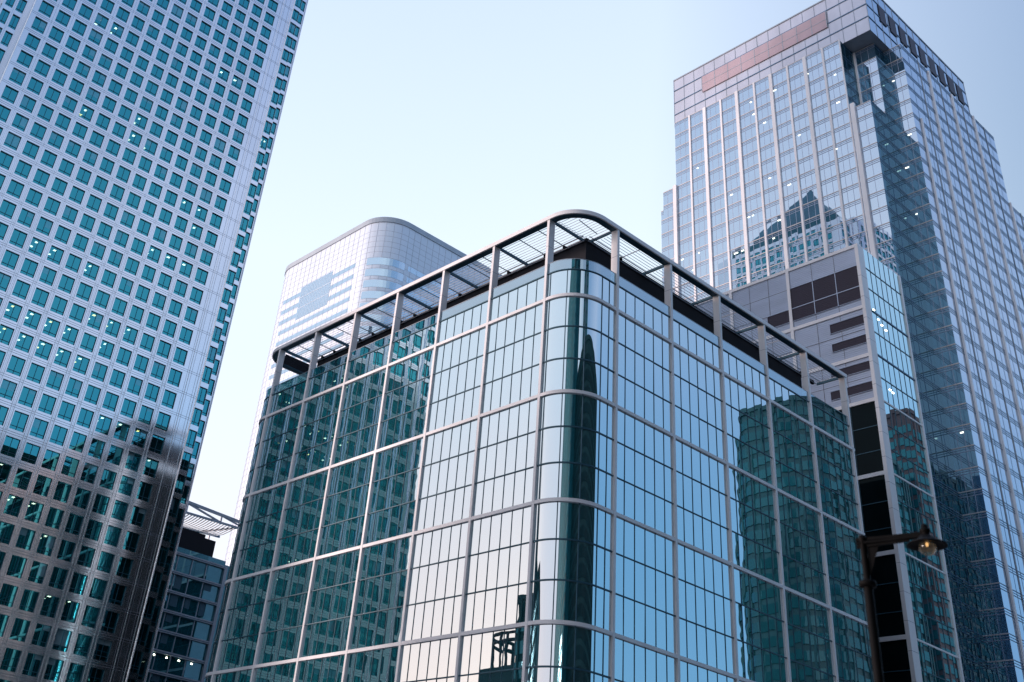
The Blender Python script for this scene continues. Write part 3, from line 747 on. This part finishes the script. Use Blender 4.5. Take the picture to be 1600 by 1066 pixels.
# canopy: trussed front edge and slats bowed between front and back
b = MB()
b.bar((86, LBY, H(61.3)), (104, LBY, H(60.6)), .4, .5, grey_al)
b.bar((86, LBY, H(59.1)), (104, LBY, H(59.6)), .3, .35, grey_al)
for x in (87, 91.0, 98.3, 103): b.bar((x, LBY, H(59.2)), (x, LBY, H(60.9)), .28, .28, grey_al)
b.bar((91.1, LBY, H(60.9)), (98.2, LBY, H(59.5)), .28, .3, grey_al); b.bar((98.4, LBY, H(60.7)), (103.6, LBY, H(59.8)), .25, .25, grey_al)
b.bar((98, LBY + 10, H(59.2)), (104, LBY + 3, H(60.6)), .3, .3, dark_fr); b.bar((88, LBY + 9.5, H(59.2)), (104, LBY + 9.5, H(59.9)), .3, .35, blue_bar)
truss = b.build('canopy_truss', lb)
b = MB(); x = 87.0
while x < 102.5:
    pts = [(x + t * .3, LBY + .2 + 9.3 * t, H(59.2 + .03 * (x - 87) - .55 * math.sin(math.pi * t))) for t in (0, .25, .5, .75, 1)]
    for p, q_ in zip(pts[:-1], pts[1:]): b.bar(p, q_, .20, .09, white_al)
    x += .62
b.build('canopy_slats', truss)
b = MB(); b.bar((90.8, LBY, H(52.4)), (90.8, LBY, H(59.1)), .25, .25, white_al); b.bar((101.5, LBY + 9, H(52.4)), (101.5, LBY + 9, H(59.5)), .25, .25, white_al); b.build('canopy_post', truss)
for x in (91.6, 94.0, 96.4, 98.9):
    mb = MB(); mb.obox(lo_, lu, ln, x - .16, x + .16, -.38, -.34, H(34.9), H(35.1), lit_w); mb.build('ceiling_light', lb)

# ================================================================ BUILDINGS ACROSS THE STREET, KNOWN FROM THEIR REFLECTIONS
def plain_block(name, label, x0, x1, y0, y1, h, wm, gm, fh=3.9, pier=4.5, sides=('S', 'N', 'E', 'W'), r=0):
    t = thing(name, ((x0 + x1) / 2, (y0 + y1) / 2, 0), label, 'building')
    b = MB()
    P = rrect(x0, y0, x1, y1, r or .4, 8)
    skin(b, P, 0, h, wm, -.25); b.face([(x, y, h) for x, y, _, _ in reversed(P)], roof_m); b.build('wall', t)
    k = 0; z = 1.2
    while z + fh < h - 1:
        mb = MB(); mb.ring(P, z, z + fh * .62, .0, -.3, gm); mb.build('window_strip', t); z += fh; k += 1
    b = MB()
    for x, y, nx, ny in along(P, pier): b.bar((x + nx * .02, y + ny * .02, 0), (x + nx * .02, y + ny * .02, h), .5, .5, wm)
    b.build('pier', t)
    b = MB(); b.ring(P, h - .8, h + .6, .2, -.6, wm); b.build('parapet', t)
    return t
plain_block('dark_stone_block', 'dark stone office block mirrored darkly in the foot of the left tower', -20, 165, -95, -60, 117, stone, g_dk)
plain_block('round_corner_green_tower', 'green glass tower with rounded corners mirrored in the right face of the middle block', 243, 312, -40, -12, 131, green_m, g_b2, r=9)
plain_block('slim_green_tower', 'slimmer green glass tower standing behind the round-cornered one across the street', 318, 352, -60, -46, 150, green_m, g_b2, r=9)
plain_block('red_stone_block', 'reddish stone block mirrored in the lower side glass of the louvred block', 312.5, 400, -44, -13, 153, brick, g_b2)
plain_block('tall_green_tower', 'tall green glass tower across the street mirrored down the middle of the curved corner', -135, -14, -80, -22, 175, green_m, g_b2, r=5)
plain_block('slender_dark_tower', 'slender dark tower mirrored beside the broad green one in the curved corner', 14, 56, -116, -98, 235, green_m, g_b2, r=2)
b4 = plain_block('spired_block', 'dark stepped block with a spire mirrored low in the rounded corner of the middle block', -70, -20, 118, 161, 59, stone, g_b2)
b = MB(); b.box((-60, 161, 0), (-20.2, 171, 46.5), stone); b.build('wing', b4)
b = MB(); b.box((-40, 148, 59), (-24, 158, 67), stone); b.build('attic', b4)
b = MB(); b.tube([(-30, 152, 67), (-30, 152, 82), (-30, 152, 104)], [2.2, 1.0, .05], stone, 8); b.build('spire', b4)
b = MB()
for z in (51.5, 53.0): b.tube([(-29 + 8 * math.cos(R(a)), 164.5 + 6.5 * math.sin(R(a)), z) for a in range(0, 361, 15)], .35, black, 6)
for a in range(0, 360, 45): b.bar((-29 + 8 * math.cos(R(a)), 164.5 + 6.5 * math.sin(R(a)), 46.5), (-29 + 8 * math.cos(R(a)), 164.5 + 6.5 * math.sin(R(a)), 53), .4, .4, black)
b.build('ring_canopy', b4)

# ================================================================ STREET LAMP
lampx, lampy = 15.22, 8.20; hz_ = H(5.50)
lp = thing('street_lamp', (lampx, lampy, 0), 'black iron street lamp with a side arm, wide hood and glass globe at lower right', 'street lamp')
hd = Vector((15.47, 7.33, hz_))
b = MB(); b.lathe((lampx, lampy, 0), [(.20, 0), (.20, .25), (.15, .3), (.14, 1.0), (.10, 1.1), (.075, 1.3), (.068, H(4.85)), (.052, H(4.9)), (.048, hz_ - .02), (.07, hz_ + .02), (.05, hz_ + .07), (0, hz_ + .08)], lamp_m, 16)
pole = b.build('pole', lp)
b = MB(); b.lathe((lampx, lampy, H(4.86)), [(.06, -.06), (.12, -.05), (.13, 0), (.12, .03), (.06, .05)], lamp_m, 16); b.build('collar', pole)
d = Vector((hd.x - lampx, hd.y - lampy, 0)).normalized(); st = Vector((lampx, lampy, 0)) - d * .10; en = Vector((hd.x, hd.y, 0)) - d * .03
b = MB()
b.bar((st.x, st.y, hz_ + .01), (en.x, en.y, hz_ + .03), .05, .045, lamp_m); b.bar((st.x, st.y, hz_ - .10), (en.x - d.x * .2, en.y - d.y * .2, hz_ - .05), .04, .035, lamp_m)
sd_ = Vector((-d.y, d.x, 0)) * .035
for s in (-1, 1): b.bar((st.x + sd_.x * s, st.y + sd_.y * s, hz_ - .05), (en.x + sd_.x * s, en.y + sd_.y * s, hz_ - .01), .02, .03, lamp_m)
arm = b.build('arm', lp)
b = MB(); a_ = Vector((lampx, lampy, 0)) + d * .06
b.idx([(a_.x, a_.y, hz_ - .1), (a_.x + d.x * .16, a_.y + d.y * .16, hz_ - .1), (a_.x, a_.y, hz_ - .52), (a_.x + .02, a_.y + .02, hz_ - .1), (a_.x + d.x * .16 + .02, a_.y + d.y * .16 + .02, hz_ - .1), (a_.x + .02, a_.y + .02, hz_ - .52)],
      [(0, 1, 2), (5, 4, 3), (0, 3, 4, 1), (1, 4, 5, 2), (2, 5, 3, 0)], lamp_m); b.build('bracket', arm)
b = MB(); b.lathe(hd, [(0, .17), (.03, .17), (.05, .14), (.045, .11), (.075, .09), (.08, .05), (.05, .03), (.06, 0), (.10, -.02), (.13, -.05), (.15, -.08), (.25, -.115), (.285, -.14), (.28, -.155), (.22, -.13), (.12, -.10), (0, -.09)], lamp_m, 32); hood = b.build('hood', lp)
m, t, o = nodes('cloudy lamp glass'); gl = t.nodes.new('ShaderNodeBsdfGlossy'); gl.inputs[0].default_value = (.8, .8, .8, 1); gl.inputs[1].default_value = .05
tr = t.nodes.new('ShaderNodeBsdfTransparent'); tr.inputs[0].default_value = (.75, .75, .68, 1); df = t.nodes.new('ShaderNodeBsdfTranslucent'); df.inputs[0].default_value = (.7, .66, .55, 1)
x1 = t.nodes.new('ShaderNodeMixShader'); x1.inputs[0].default_value = .3; x2 = t.nodes.new('ShaderNodeMixShader'); t.links.new(fres(t, .05), x2.inputs[0])
t.links.new(tr.outputs[0], x1.inputs[1]); t.links.new(df.outputs[0], x1.inputs[2]); t.links.new(x1.outputs[0], x2.inputs[1]); t.links.new(gl.outputs[0], x2.inputs[2]); t.links.new(x2.outputs[0], o.inputs[0])
b = MB(); b.lathe(hd + Vector((0, 0, -.16)), [(.07, .06), (.11, .03)] + [(.125 * math.cos(R(a)), .125 * math.sin(R(a)) - .01) for a in range(10, -91, -10)], m, 24); b.build('globe', hood)
b = MB(); b.lathe(hd + Vector((0, 0, -.13)), [(0, .03), (.018, .02), (.022, 0), (.012, -.03), (0, -.035)], bulb_m, 10); b.build('bulb', hood)
